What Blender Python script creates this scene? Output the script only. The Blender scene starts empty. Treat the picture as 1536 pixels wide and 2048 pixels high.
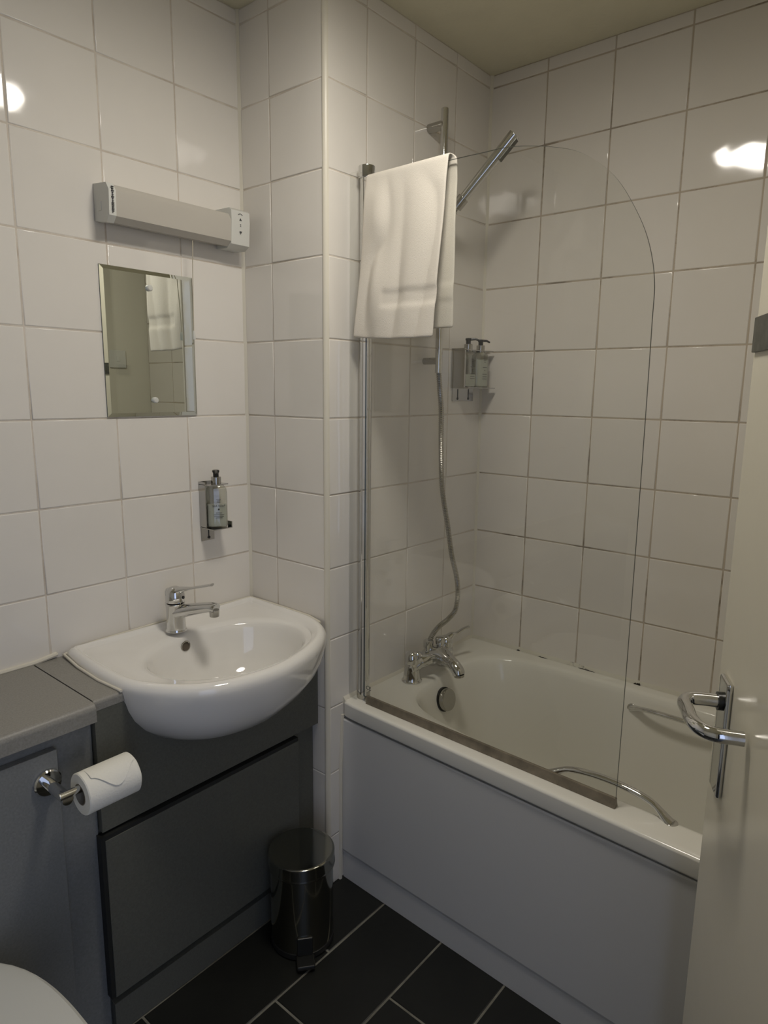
import bpy, bmesh, math, random
from mathutils import Vector, Matrix, noise
random.seed(7)
PI = math.pi
H = 1.355                      # floor is z = 0 in the file; measurements are taken from eye-level grout line, H above floor
SC = bpy.context.scene
COL = SC.collection

# ---------------------------------------------------------------- camera, world, exposure
def setup_camera():
    yaw, pitch, roll, f = 0.6986, 0.1796, 0.0113, 1338.36
    fw = Vector((math.cos(pitch)*math.cos(yaw), math.cos(pitch)*math.sin(yaw), -math.sin(pitch)))
    r = Vector((math.sin(yaw), -math.cos(yaw), 0)); u = r.cross(fw)
    c, s = math.cos(roll), math.sin(roll)
    r2 = c*r + s*u; u2 = -s*r + c*u
    cd = bpy.data.cameras.new('camera'); co = bpy.data.objects.new('camera', cd); COL.objects.link(co)
    m = Matrix((r2, u2, -fw)).transposed().to_4x4()
    m.translation = Vector((-1.2265, -1.5456, 0.073+H))
    co.matrix_world = m
    cd.sensor_fit = 'VERTICAL'; cd.sensor_height = 36; cd.sensor_width = 27
    cd.lens = f/2048*36; cd.clip_start = 0.02
    SC.camera = co
setup_camera()
SC.view_settings.view_transform = 'Standard'; SC.view_settings.look = 'None'
SC.view_settings.gamma = 1; SC.view_settings.use_curve_mapping = False
SC.view_settings.exposure = 0.07
world = bpy.data.worlds.new('hall_daylight'); SC.world = world; world.use_nodes = True
bg = world.node_tree.nodes['Background']
bg.inputs[0].default_value = (0.58, 0.69, 1.0, 1); bg.inputs[1].default_value = 1.35
LAMP_STRENGTH = 42
LAMP_COLOUR = (1.0, 0.939, 0.84, 1)

# ---------------------------------------------------------------- materials
def nt(name):
    m = bpy.data.materials.new(name); m.use_nodes = True
    return m, m.node_tree, m.node_tree.nodes['Principled BSDF']
def simple(name, col, rough=0.5, metal=0.0, bump=0.0, bscale=200, var=0.0, vscale=20, coat=0.0, ior=1.45, trans=0.0):
    m, t, p = nt(name); N = t.nodes; L = t.links
    p.inputs['Base Color'].default_value = (*col, 1); p.inputs['Roughness'].default_value = rough
    p.inputs['Metallic'].default_value = metal; p.inputs['IOR'].default_value = ior
    if coat: p.inputs['Coat Weight'].default_value = coat; p.inputs['Coat Roughness'].default_value = 0.05
    if trans: p.inputs['Transmission Weight'].default_value = trans
    tc = N.new('ShaderNodeTexCoord')
    if var:
        n = N.new('ShaderNodeTexNoise'); n.inputs['Scale'].default_value = vscale; n.inputs['Detail'].default_value = 6
        L.new(tc.outputs['Object'], n.inputs['Vector'])
        mp = N.new('ShaderNodeMapRange'); mp.inputs[1].default_value = .3; mp.inputs[2].default_value = .7
        mp.inputs[3].default_value = 1-var; mp.inputs[4].default_value = 1+var
        L.new(n.outputs['Fac'], mp.inputs[0])
        mx = N.new('ShaderNodeVectorMath'); mx.operation = 'SCALE'; mx.inputs[0].default_value = col
        L.new(mp.outputs[0], mx.inputs['Scale']); L.new(mx.outputs[0], p.inputs['Base Color'])
    if bump:
        n = N.new('ShaderNodeTexNoise'); n.inputs['Scale'].default_value = bscale; n.inputs['Detail'].default_value = 3
        L.new(tc.outputs['Object'], n.inputs['Vector'])
        b = N.new('ShaderNodeBump'); b.inputs['Strength'].default_value = 1; b.inputs['Distance'].default_value = bump
        L.new(n.outputs['Fac'], b.inputs['Height']); L.new(b.outputs[0], p.inputs['Normal'])
    return m
def tile_mat(name, col, rough, wave=0.0006, per=0.03):
    m, t, p = nt(name); N = t.nodes; L = t.links
    p.inputs['Roughness'].default_value = rough; p.inputs['IOR'].default_value = 1.5
    oi = N.new('ShaderNodeObjectInfo'); ge = N.new('ShaderNodeNewGeometry')
    n = N.new('ShaderNodeTexNoise'); n.inputs['Scale'].default_value = 9; n.inputs['Detail'].default_value = 5
    L.new(ge.outputs['Position'], n.inputs['Vector'])
    a = N.new('ShaderNodeMath'); a.operation = 'MULTIPLY_ADD'; a.inputs[1].default_value = per; a.inputs[2].default_value = 1-per
    L.new(oi.outputs['Random'], a.inputs[0])
    b = N.new('ShaderNodeMath'); b.operation = 'MULTIPLY_ADD'; b.inputs[1].default_value = .06; L.new(n.outputs['Fac'], b.inputs[0]); L.new(a.outputs[0], b.inputs[2])
    v = N.new('ShaderNodeVectorMath'); v.operation = 'SCALE'; v.inputs[0].default_value = col
    L.new(b.outputs[0], v.inputs['Scale']); L.new(v.outputs[0], p.inputs['Base Color'])
    w = N.new('ShaderNodeTexNoise'); w.inputs['Scale'].default_value = 14; w.inputs['Detail'].default_value = 1
    L.new(ge.outputs['Position'], w.inputs['Vector'])
    bp = N.new('ShaderNodeBump'); bp.inputs['Distance'].default_value = wave; bp.inputs['Strength'].default_value = 1
    L.new(w.outputs['Fac'], bp.inputs['Height']); L.new(bp.outputs[0], p.inputs['Normal'])
    return m
def grout_mat(name, light, dark, lo, hi, scale=6):
    m, t, p = nt(name); N = t.nodes; L = t.links
    p.inputs['Roughness'].default_value = 0.85
    ge = N.new('ShaderNodeNewGeometry'); n = N.new('ShaderNodeTexNoise'); n.inputs['Scale'].default_value = scale; n.inputs['Detail'].default_value = 8
    n.inputs['Roughness'].default_value = .7
    L.new(ge.outputs['Position'], n.inputs['Vector'])
    r = N.new('ShaderNodeValToRGB'); r.color_ramp.elements[0].position = lo; r.color_ramp.elements[1].position = hi
    r.color_ramp.elements[0].color = (*light, 1); r.color_ramp.elements[1].color = (*dark, 1)
    L.new(n.outputs['Fac'], r.inputs[0]); L.new(r.outputs[0], p.inputs['Base Color'])
    return m
def glass_mat(name, tint, gloss=1.0):
    m = bpy.data.materials.new(name); m.use_nodes = True; t = m.node_tree; N = t.nodes; L = t.links; N.clear()
    out = N.new('ShaderNodeOutputMaterial'); tr = N.new('ShaderNodeBsdfTransparent'); tr.inputs[0].default_value = (*tint, 1)
    gl = N.new('ShaderNodeBsdfGlossy'); gl.inputs['Roughness'].default_value = 0.01
    ge = N.new('ShaderNodeNewGeometry'); d = N.new('ShaderNodeVectorMath'); d.operation = 'DOT_PRODUCT'
    L.new(ge.outputs['Incoming'], d.inputs[0]); L.new(ge.outputs['Normal'], d.inputs[1])
    ab = N.new('ShaderNodeMath'); ab.operation = 'ABSOLUTE'; L.new(d.outputs['Value'], ab.inputs[0])
    s = N.new('ShaderNodeMath'); s.operation = 'SUBTRACT'; s.inputs[0].default_value = 1; L.new(ab.outputs[0], s.inputs[1])
    pw = N.new('ShaderNodeMath'); pw.operation = 'POWER'; pw.inputs[1].default_value = 5; L.new(s.outputs[0], pw.inputs[0])
    ma = N.new('ShaderNodeMath'); ma.operation = 'MULTIPLY_ADD'; ma.inputs[1].default_value = .96*gloss; ma.inputs[2].default_value = .04*gloss
    L.new(pw.outputs[0], ma.inputs[0])
    mx = N.new('ShaderNodeMixShader'); L.new(ma.outputs[0], mx.inputs[0]); L.new(tr.outputs[0], mx.inputs[1]); L.new(gl.outputs[0], mx.inputs[2])
    L.new(mx.outputs[0], out.inputs[0]); return m
def emit_mat(name, col, s):
    m = bpy.data.materials.new(name); m.use_nodes = True; t = m.node_tree; t.nodes.clear()
    o = t.nodes.new('ShaderNodeOutputMaterial'); e = t.nodes.new('ShaderNodeEmission')
    e.inputs[0].default_value = col; e.inputs[1].default_value = s; t.links.new(e.outputs[0], o.inputs[0]); return m

M = {}
M['tile'] = tile_mat('cream_glazed_tile', (0.78, 0.745, 0.69), 0.06, 0.0008)
M['tile_bath'] = tile_mat('cream_glazed_tile_bath', (0.75, 0.71, 0.65), 0.06, 0.0008)
M['grout'] = grout_mat('cream_grout', (0.68, 0.62, 0.54), (0.42, 0.35, 0.28), .45, .75)
M['grout_bath'] = grout_mat('mouldy_grout', (0.50, 0.43, 0.34), (0.07, 0.055, 0.04), .50, .72, 7)
M['paint_wall'] = simple('cream_painted_wall', (0.70, 0.67, 0.57), .6, bump=.0003, bscale=120)
M['ceiling'] = simple('ceiling_paint', (0.76, 0.72, 0.55), .85, bump=.0008, bscale=90, var=.03, vscale=12)
M['door_shade'] = simple('door_shade', (0.02, 0.021, 0.02), .5)
M['floor_tile'] = simple('charcoal_floor_tile', (0.010, 0.0105, 0.009), .42, bump=.0003, bscale=60, var=.25, vscale=7)
M['floor_grout'] = grout_mat('floor_grout', (0.24, 0.23, 0.19), (0.10, 0.095, 0.075), .4, .7, 9)
M['grey_laminate'] = simple('grey_laminate', (0.115, 0.116, 0.098), .45, bump=.00012, bscale=500, var=.10, vscale=220)
M['lit_laminate'] = simple('grey_laminate_lit', (0.20, 0.205, 0.20), .40, bump=.00012, bscale=500, var=.10, vscale=220)  # vanity's laminate again, doorway light on the cistern cabinet painted in as paler grey
M['worktop'] = simple('grey_worktop', (0.26, 0.25, 0.225), .42, bump=.00015, bscale=400, var=.12, vscale=300)
M['ceramic'] = simple('white_ceramic', (0.84, 0.82, 0.78), .06, coat=.5)
M['acrylic'] = simple('bath_acrylic', (0.80, 0.78, 0.71), .12)
M['panel'] = simple('bath_panel_plastic', (0.66, 0.655, 0.64), .28)
M['silicone'] = simple('silicone', (0.72, 0.68, 0.58), .35)
M['silicone_mould'] = grout_mat('stained_silicone', (0.62, 0.59, 0.50), (0.03, 0.025, 0.02), .62, .68, 13)
M['mould'] = simple('black_mould', (0.035, 0.028, 0.02), .8, var=.5, vscale=300)
M['chrome'] = simple('chrome', (0.66, 0.66, 0.65), .06, 1.0)
M['steel'] = simple('polished_steel', (0.46, 0.45, 0.42), .14, 1.0)
M['bin_steel'] = simple('bin_steel', (0.34, 0.34, 0.30), .10, 1.0)
M['mirror'] = simple('mirror_silver', (0.80, 0.84, 0.80), .0, 1.0)
M['mirror_edge'] = simple('mirror_edge', (0.05, 0.07, 0.06), .2)
M['towel'] = simple('terry_towel', (0.71, 0.665, 0.59), .95, bump=.0009, bscale=650)
M['paper'] = simple('toilet_paper', (0.86, 0.84, 0.76), .95, bump=.0006, bscale=250)
M['card'] = simple('cardboard', (0.25, 0.22, 0.17), .9)
M['white_plastic'] = simple('white_plastic', (0.66, 0.66, 0.62), .3)
M['diffuser'] = simple('opal_diffuser', (0.50, 0.47, 0.42), .25)
M['black'] = simple('black_plastic', (0.018, 0.018, 0.016), .3)
M['ink'] = simple('dark_print', (0.06, 0.06, 0.06), .7)
M['glass'] = glass_mat('clear_glass', (0.99, 0.993, 0.985))
M['glass_edge'] = simple('glass_edge', (0.05, 0.07, 0.06), .15)
M['seal'] = glass_mat('clear_plastic_seal', (0.90, 0.88, 0.82), 1.4)
M['seal_dirty'] = simple('dirty_seal', (0.20, 0.17, 0.125), .35, var=.3, vscale=30)
M['bottle'] = glass_mat('bottle_plastic', (0.86, 0.87, 0.84), 2.0)
M['liquid'] = simple('bottle_liquid', (0.55, 0.56, 0.50), .2)
M['label'] = simple('bottle_label', (0.68, 0.70, 0.65), .5)
M['door'] = simple('cream_door_gloss', (0.68, 0.64, 0.52), .22, bump=.0004, bscale=14)
M['door_edge'] = simple('cream_door_edge', (0.60, 0.56, 0.46), .4)
M['plate'] = simple('dark_plate', (0.12, 0.12, 0.10), .35, .6, var=.3, vscale=60)
M['cord'] = simple('cord', (0.55, 0.50, 0.40), .7)
M['hole'] = simple('dark_hole', (0.10, 0.08, 0.06), .6)
M['lamp'] = emit_mat('ceiling_lamp_glass', LAMP_COLOUR, LAMP_STRENGTH)

# ---------------------------------------------------------------- mesh helpers (coordinates measured from eye-level row; +H applied)
def world_base(o):
    v = Vector((0, 0, 0))
    while o: v += o.location; o = o.parent
    return v
def smooth(bm, ang=35):
    for f in bm.faces: f.smooth = True
    for e in bm.edges:
        if len(e.link_faces) == 2 and e.calc_face_angle(0) > math.radians(ang): e.smooth = False
def obj(name, bm, mat, parent=None, base=None, sm=35, rec=True):
    if rec: bmesh.ops.recalc_face_normals(bm, faces=bm.faces)
    if sm: smooth(bm, sm)
    b = world_base(parent)
    loc = Vector((0, 0, 0))
    if parent is None and base is not None: loc = Vector(base) + Vector((0, 0, H)); b = loc.copy()
    off = Vector((0, 0, H)) - b
    bmesh.ops.translate(bm, verts=bm.verts, vec=off)
    me = bpy.data.meshes.new(name); bm.to_mesh(me); bm.free()
    mats = mat if isinstance(mat, (list, tuple)) else [mat]
    for m in mats: me.materials.append(M[m])
    o = bpy.data.objects.new(name, me); COL.objects.link(o); o.location = loc
    if sm and sm < 100:
        wn = o.modifiers.new('weighted', 'WEIGHTED_NORMAL'); wn.keep_sharp = True; wn.weight = 80
    if parent: o.parent = parent
    return o
def thing(name, label, cat, base, group=None):
    o = bpy.data.objects.new(name, None); COL.objects.link(o); o.empty_display_size = .05
    o.location = Vector(base) + Vector((0, 0, H)); tag(o, label, cat, group); return o
def tag(o, label, cat, group=None):
    o['label'] = label; o['category'] = cat
    if group: o['group'] = group
    return o
def struct(name, bm, mat, **k):
    o = obj(name, bm, mat, **k); o['kind'] = 'structure'; return o
def B(): return bmesh.new()
def box(bm, x0, x1, y0, y1, z0, z1, bev=0, seg=2, mi=0):
    c = Vector(((x0+x1)/2, (y0+y1)/2, (z0+z1)/2))
    r = bmesh.ops.create_cube(bm, size=1, matrix=Matrix.Translation(c) @ Matrix.Diagonal((abs(x1-x0), abs(y1-y0), abs(z1-z0), 1)))
    vs = r['verts']; fs = list({f for v in vs for f in v.link_faces})
    for f in fs: f.material_index = mi
    if bev:
        es = list({e for v in vs for e in v.link_edges})
        bmesh.ops.bevel(bm, geom=es, offset=bev, segments=seg, affect='EDGES', profile=.5)
    return bm
def obox(bm, c, ax, ay, az, sx, sy, sz, bev=0, seg=2):
    m = Matrix((ax, ay, az)).transposed().to_4x4(); m.translation = Vector(c)
    r = bmesh.ops.create_cube(bm, size=1, matrix=m @ Matrix.Diagonal((sx, sy, sz, 1)))
    if bev:
        es = list({e for v in r['verts'] for e in v.link_edges})
        bmesh.ops.bevel(bm, geom=es, offset=bev, segments=seg, affect='EDGES', profile=.5)
    return bm
def frame_of(d):
    d = d.normalized(); a = Vector((0, 0, 1)) if abs(d.z) < .9 else Vector((1, 0, 0))
    u = d.cross(a).normalized(); v = d.cross(u).normalized(); return u, v
def rings(bm, rs, cap0=True, cap1=True, closed=True, mi=0):
    R = [[bm.verts.new(p) for p in r] for r in rs]; n = len(R[0])
    for a, b in zip(R, R[1:]):
        for i in range(n if closed else n-1):
            j = (i+1) % n
            try: bm.faces.new((a[i], a[j], b[j], b[i])).material_index = mi
            except ValueError: pass
    if cap0: bm.faces.new(R[0]).material_index = mi
    if cap1: bm.faces.new(R[-1]).material_index = mi
    return R
def cyl(bm, p0, p1, r0, r1=None, n=24, bev=0):
    p0 = Vector(p0); p1 = Vector(p1); r1 = r0 if r1 is None else r1
    u, v = frame_of(p1-p0); d = (p1-p0).normalized()
    def ring(c, r): return [c + u*r*math.cos(2*PI*i/n) + v*r*math.sin(2*PI*i/n) for i in range(n)]
    if bev:
        rs = [ring(p0, r0-bev), ring(p0+d*bev*.3, r0-bev*.3), ring(p0+d*bev, r0), ring(p1-d*bev, r1), ring(p1-d*bev*.3, r1-bev*.3), ring(p1, r1-bev)]
    else: rs = [ring(p0, r0), ring(p1, r1)]
    rings(bm, rs); return bm
def lathe(bm, prof, c, n=32, axis='z', cap0=True, cap1=True):
    c = Vector(c); rs = []
    for r, h in prof:
        r = max(r, 1e-4)
        ring = []
        for i in range(n):
            a = 2*PI*i/n; p, q = r*math.cos(a), r*math.sin(a)
            ring.append(c + (Vector((p, q, h)) if axis == 'z' else Vector((p, h, q)) if axis == 'y' else Vector((h, p, q))))
        rs.append(ring)
    rings(bm, rs, cap0, cap1); return bm
def catmull(P, k=8):
    P = [Vector(p) for p in P]; out = []
    for i in range(len(P)-1):
        p0 = P[i-1] if i else P[0]*2-P[1]; p1, p2 = P[i], P[i+1]; p3 = P[i+2] if i+2 < len(P) else P[-1]*2-P[-2]
        for j in range(k):
            t = j/k
            out.append(.5*((2*p1)+(-p0+p2)*t+(2*p0-5*p1+4*p2-p3)*t*t+(-p0+3*p1-3*p2+p3)*t**3))
    out.append(P[-1]); return out
def tube(bm, pts, r, n=12, flat=None, cap=True):
    """r: number or list/function of radii; flat: squash factor on 2nd axis (number or list)"""
    pts = [Vector(p) for p in pts]; rs = []; u = None
    for i, p in enumerate(pts):
        d = (pts[min(i+1, len(pts)-1)]-pts[max(i-1, 0)]).normalized()
        if u is None: u, v = frame_of(d)
        else:
            u = (u-d*u.dot(d)).normalized(); v = d.cross(u)
        rr = r[i] if isinstance(r, (list, tuple)) else r
        fl = 1 if flat is None else (flat[i] if isinstance(flat, (list, tuple)) else flat)
        rs.append([p+u*rr*math.cos(2*PI*k/n)+v*rr*fl*math.sin(2*PI*k/n) for k in range(n)])
    rings(bm, rs, cap, cap); return bm
def prism(bm, poly, axis, a, b):
    """poly of 2D points extruded along axis from a to b"""
    def p(q, t): return (t, q[0], q[1]) if axis == 'x' else (q[0], t, q[1]) if axis == 'y' else (q[0], q[1], t)
    rings(bm, [[p(q, a) for q in poly], [p(q, b) for q in poly]]); return bm
def text(name, s, size, mat, parent, loc, xdir, ydir, thick=.0002):
    cu = bpy.data.curves.new(name, 'FONT'); cu.body = s; cu.size = size; cu.align_x = 'CENTER'; cu.align_y = 'CENTER'; cu.extrude = thick; cu.resolution_u = 2
    tmp = bpy.data.objects.new('tmp', cu); COL.objects.link(tmp)
    dg = bpy.context.evaluated_depsgraph_get(); me = bpy.data.meshes.new_from_object(tmp.evaluated_get(dg))
    bpy.data.objects.remove(tmp); me.materials.clear(); me.materials.append(M[mat])
    x = Vector(xdir).normalized(); y = Vector(ydir).normalized(); z = x.cross(y)
    m = Matrix((x, y, z)).transposed().to_4x4(); m.translation = Vector(loc)+Vector((0, 0, H))-world_base(parent)
    me.transform(m)
    o = bpy.data.objects.new(name, me); COL.objects.link(o)
    if parent: o.parent = parent
    return o

# ---------------------------------------------------------------- structure
XD = 0.7301; YC = -0.3201; YF = -1.737; XL = -1.95; ZC = 1.037; ZF = -H
XH = -0.906                                                            # hinge side of the doorway
CACHE = {}
def tile_mesh(w, h, mat, th=.006):
    key = (round(w, 4), round(h, 4), mat)
    if key in CACHE: return CACHE[key]
    bm = B(); e = .0
    def ring(ins, z): return [(-w/2+ins, -h/2+ins, z), (w/2-ins, -h/2+ins, z), (w/2-ins, h/2-ins, z), (-w/2+ins, h/2-ins, z)]
    R = rings(bm, [ring(0, -th), ring(0, -.0016), ring(.0006, -.0005), ring(.0022, 0)], cap0=False)
    for f in bm.faces: f.smooth = True
    bm.faces.ensure_lookup_table(); bm.faces[-1].smooth = False
    bmesh.ops.recalc_face_normals(bm, faces=bm.faces)
    me = bpy.data.meshes.new('tile'); bm.to_mesh(me); bm.free(); me.materials.append(M[mat]); CACHE[key] = me
    return me
def lay_tiles(parent, us, vs, place, mat, gap=.003, tilt=.0035):
    """us, vs: joint lines; place(u, v) -> (location, x axis, y axis, normal)"""
    for u0, u1 in zip(us, us[1:]):
        for v0, v1 in zip(vs, vs[1:]):
            w, h = abs(u1-u0)-gap, abs(v1-v0)-gap
            if w < .01 or h < .01: continue
            loc, ax, ay, an = place((u0+u1)/2, (v0+v1)/2)
            o = bpy.data.objects.new('tile', tile_mesh(w, h, mat)); COL.objects.link(o)
            m = Matrix((ax, ay, an)).transposed().to_4x4(); m.translation = Vector(loc)+Vector((0, 0, H))
            m = m @ Matrix.Rotation(random.gauss(0, tilt), 4, 'X') @ Matrix.Rotation(random.gauss(0, tilt), 4, 'Y')
            o.parent = parent; o.matrix_local = m
X_, Y_, Z_ = Vector((1, 0, 0)), Vector((0, 1, 0)), Vector((0, 0, 1))
G = .0013   # grout recess behind tile face
# back wall (mirror, basin)
wa = struct('wall_back', box(B(), XL-.1, .1, G, .12, ZF, ZC), 'grout')
xs = [-1.948, -1.79, -1.59, -1.39, -1.19, -.99, -.79, -.592, -.394, -.1967, -.003]
lay_tiles(wa, xs, [-.8, -.6, -.4, -.2, 0, .2, .4, .6, .8, 1.0, ZC], lambda u, v: ((u, 0, v), X_, Z_, -Y_), 'tile', .0032)
# return wall of the pier
wb = struct('wall_return', box(B(), G, .1, YC+G, .005, ZF, ZC), 'grout')
rowsB = [ZF, -1.2, -1.0, -.8, -.6, -.4, -.2, 0, .2, .4, .6, .8, 1.0, ZC]
lay_tiles(wb, [-.004, -.1189, YC+.006], rowsB, lambda u, v: ((0, u, v), -Y_, Z_, -X_), 'tile', .0032)
# tap end wall
wc = struct('wall_tap_end', box(B(), .1, XD+.1, YC+G, .005, ZF, ZC), 'grout')
lay_tiles(wc, [.008, .1485, .3437, .541, XD-.002], rowsB, lambda u, v: ((u, YC, v), X_, Z_, -Y_), 'tile', .0032)
# right wall above the bath
wd = struct('wall_right', box(B(), XD+G, XD+.12, YF-.1, YC+G+.002, ZF, ZC), 'grout_bath')
lay_tiles(wd, [YC-.003, -.5114, -.7139, -.9165, -1.1162, -1.318, -1.52, YF+.002], [-.792, -.6, -.4, -.2, 0, .2, .4, .6, .8, 1.0, ZC],
          lambda u, v: ((XD, u, v), -Y_, Z_, -X_), 'tile_bath', .0036)
# front wall with doorway, painted
bm = B(); box(bm, XH, XD+.12, YF-.12, YF, ZF, ZC); box(bm, XL-.1, -1.72, YF-.12, YF, ZF, ZC); box(bm, -1.72, XH, YF-.12, YF, .66, ZC)
struct('wall_front', bm, 'paint_wall')
struct('wall_left', box(B(), XL-.12, XL, YF-.12, .12, ZF, ZC), 'paint_wall')
struct('ceiling', box(B(), XL-.12, XD+.12, YF-.12, .12, ZC, ZC+.1), 'ceiling')
# floor
fl = struct('floor', box(B(), XL-1.5, XD+1.5, YF-3.0, .12, ZF-.1, ZF-G), 'floor_grout')
ys = [-2.3, -2.08, -1.88, -1.68, -1.48, -1.28, -1.08, -.878, -.685, -.485, -.285, -.085, .0]
for i, (a, b) in enumerate(zip(ys, ys[1:])):
    off = -.163 if i % 2 else -.345
    x = off-.41*5
    line = [max(XL, min(XD, x+.41*k)) for k in range(12)]
    line = sorted(set(round(q, 4) for q in line))
    lay_tiles(fl, line, [a, b], lambda u, v: ((u, v, ZF), X_, Y_, Z_), 'floor_tile', .005, .0008)
# pier corner trim, silicone joints
bm = B(); q = [(.010, YC+.0015)]
for k in range(7):
    a = k/6*PI/2; q.append((.008-.0105*math.sin(a), YC+.008-.0105*math.cos(a)))
q += [(-.0015, YC+.010), (.010, YC+.010)]
prism(bm, q, 'z', ZF, ZC)
struct('trim_1', bm, 'silicone')
def cove(name, c, sx, sy, z0, z1, r, mat):
    bm = B(); poly = [(c[0], c[1]), (c[0]+sx*r, c[1])]
    for k in range(1, 5):
        a = k/5*PI/2; poly.append((c[0]+sx*r*(1-math.sin(a)*.75), c[1]+sy*r*(1-math.cos(a)*.75)) if 0 else (c[0]+sx*r*(1-k/5), c[1]+sy*r*(k/5)))
    poly.append((c[0], c[1]+sy*r)); prism(bm, poly, 'z', z0, z1); return struct(name, bm, mat)
cove('trim_2', (.002, .002), -1, -1, -.55, ZC, .009, 'silicone')
cove('trim_3', (XD+.002, YC+.002), -1, -1, -.79, ZC, .010, 'silicone')
bm = B()
prism(bm, [(XD+.001, -.802), (XD-.011, -.802), (XD-.009, -.793), (XD-.004, -.786), (XD+.001, -.782)][::1], 'y', YC, YF) if 0 else None
rings(bm, [[(XD+.001, y, -.800), (XD-.012, y, -.800), (XD-.009, y, -.792), (XD-.004, y, -.786), (XD+.001, y, -.782)] for y in [YC-.001+(YF-YC)*k/60 for k in range(61)]])
struct('trim_4', bm, 'silicone_mould')
for y_, l_, w_ in ((-.513, .006, .0045), (-.603, .015, .0022), (-.755, .026, .0026), (-.915, .010, .005), (-.921, .004, .006)):
    bm = B(); n_ = 14
    pts_ = [(l_*math.cos(2*PI*k/n_)*(1+.3*math.sin(k*2.3)), w_*math.sin(2*PI*k/n_)*(1+.35*math.sin(k*3.7))) for k in range(n_)]
    dn = Vector((-.80, 0, .60)); du = Vector((.60, 0, .80)); c_ = Vector((XD-.0095, y_, -.7925))
    rings(bm, [[c_+Y_*a_+du*b_-dn*.001 for a_, b_ in pts_], [c_+Y_*a_*.9+du*b_*.9+dn*.0016 for a_, b_ in pts_]])
    obj('mould_spot', bm, 'mould', bpy.data.objects['trim_4'])
bm = B()
rings(bm, [[(x, YC-.012, -.802), (x, YC+.001, -.802), (x, YC+.001, -.782), (x, YC-.004, -.787), (x, YC-.010, -.795)] for x in (.062, XD-.002)])
struct('trim_5', bm, 'silicone')
bm = B()     # caulk down the joint of bath panel and tap end wall
tube(bm, [(.058, YC-.001, -.835), (.05, YC-.001, -1.0), (.05, YC-.001, -1.2), (.048, YC-.001, ZF)], .006, 8)
struct('trim_6', bm, 'silicone')
bm = B(); tube(bm, [(-.58, -.003, -.545), (-.63, -.004, -.551), (-.9, -.003, -.552), (XL, -.003, -.552)], .006, 8)
struct('trim_7', bm, 'silicone')
# door lining and architrave
bm = B(); box(bm, XH, XH+.03, YF-.13, YF+.012, ZF, .66, .002); box(bm, -1.75, -1.72, YF-.13, YF+.012, ZF, .66, .002); box(bm, -1.75, XH+.03, YF-.13, YF+.012, .66, .69, .002)
struct('trim_8', bm, 'door_edge')

# ---------------------------------------------------------------- ceiling lamp (out of frame, seen reflected in the tiles)
lp = thing('ceiling_lamp', 'round glass ceiling lamp out of frame, seen only as a bright reflection in the tiles', 'ceiling lamp', (-.33, -.86, ZC-.012))
bm = B(); lathe(bm, [(.155, .012), (.155, -.060), (.150, -.064), (.143, -.060), (.143, -.03)], (-.33, -.86, ZC-.012), 40); obj('lamp_base', bm, 'white_plastic', lp)
bm = B(); lathe(bm, [(.1425, -.050), (.138, -.062), (.11, -.070), (.07, -.075), (.02, -.077)], (-.33, -.86, ZC-.012), 40); obj('lamp_glass', bm, 'lamp', lp)

# ---------------------------------------------------------------- bath
def sring(cx, cy, hx, hy, n, z, angs, hy2=None):
    out = []
    for a in angs:
        c, s = math.cos(a), math.sin(a)
        hyy = hy if s < 0 or hy2 is None else hy2
        r = (abs(c/hx)**n+abs(s/hyy)**n)**(-1/n)
        out.append(Vector((cx+r*c, cy+r*s, z)))
    return out
def shear(p):   # the outer long edge runs slightly towards the room at the foot end, as measured
    k = max(0, min(1, (XD-p.x)/.68)); return Vector((p.x-k*.030*(YC-p.y), p.y, p.z))
bath = thing('bathtub', 'white acrylic bathtub with rounded rim, along the right tiled wall', 'bathtub', (.40, -1.03, -H))
cx, cy = (.053+XD-.001)/2, (YC-.001+YF+.001)/2; hx, hy = (XD-.001-.053)/2, (YC-.001-YF-.001)/2
ca = math.atan2(hy, hx); angs = sorted([2*PI*i/160 for i in range(160)]+[ca, PI-ca, PI+ca, 2*PI-ca])
icx, icy, ihx, ihy = .408, -1.035, .268, .600
spec = [(cx, cy, hx-.012, hy, 60, -.838), (cx, cy, hx-.003, hy, 60, -.838), (cx, cy, hx, hy, 60, -.833), (cx, cy, hx, hy, 60, -.8000), (cx, cy, hx-.0012, hy, 60, -.7965), (cx, cy, hx-.004, hy, 60, -.7938), (cx, cy, hx-.0075, hy, 60, -.7925),
        (cx, cy, hx-.018, hy-.004, 50, -.792), (icx, icy, ihx+.016, ihy+.02, 5, -.792), (icx, icy, ihx+.006, ihy+.006, 4.5, -.794), (icx, icy, ihx, ihy, 4.5, -.800),
        (icx, icy, ihx-.006, ihy-.008, 4.5, -.815), (icx, icy, ihx-.014, ihy-.02, 4.2, -.86), (icx, icy+.01, ihx-.028, ihy-.05, 4, -.95),
        (icx, icy+.02, ihx-.045, ihy-.09, 3.8, -1.05), (icx, icy+.035, ihx-.062, ihy-.13, 3.6, -1.12), (icx, icy+.04, ihx-.09, ihy-.17, 3.2, -1.16), (icx, icy+.05, ihx-.13, ihy-.22, 3, -1.178),
        (icx, icy+.05, .06, .2, 2.5, -1.185)]
bm = B(); rings(bm, [[shear(p) for p in sring(a, b, c, d, n, z, angs)] for a, b, c, d, n, z in spec], cap0=False)
obj('tub_shell', bm, 'acrylic', bath, sm=50)
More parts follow.
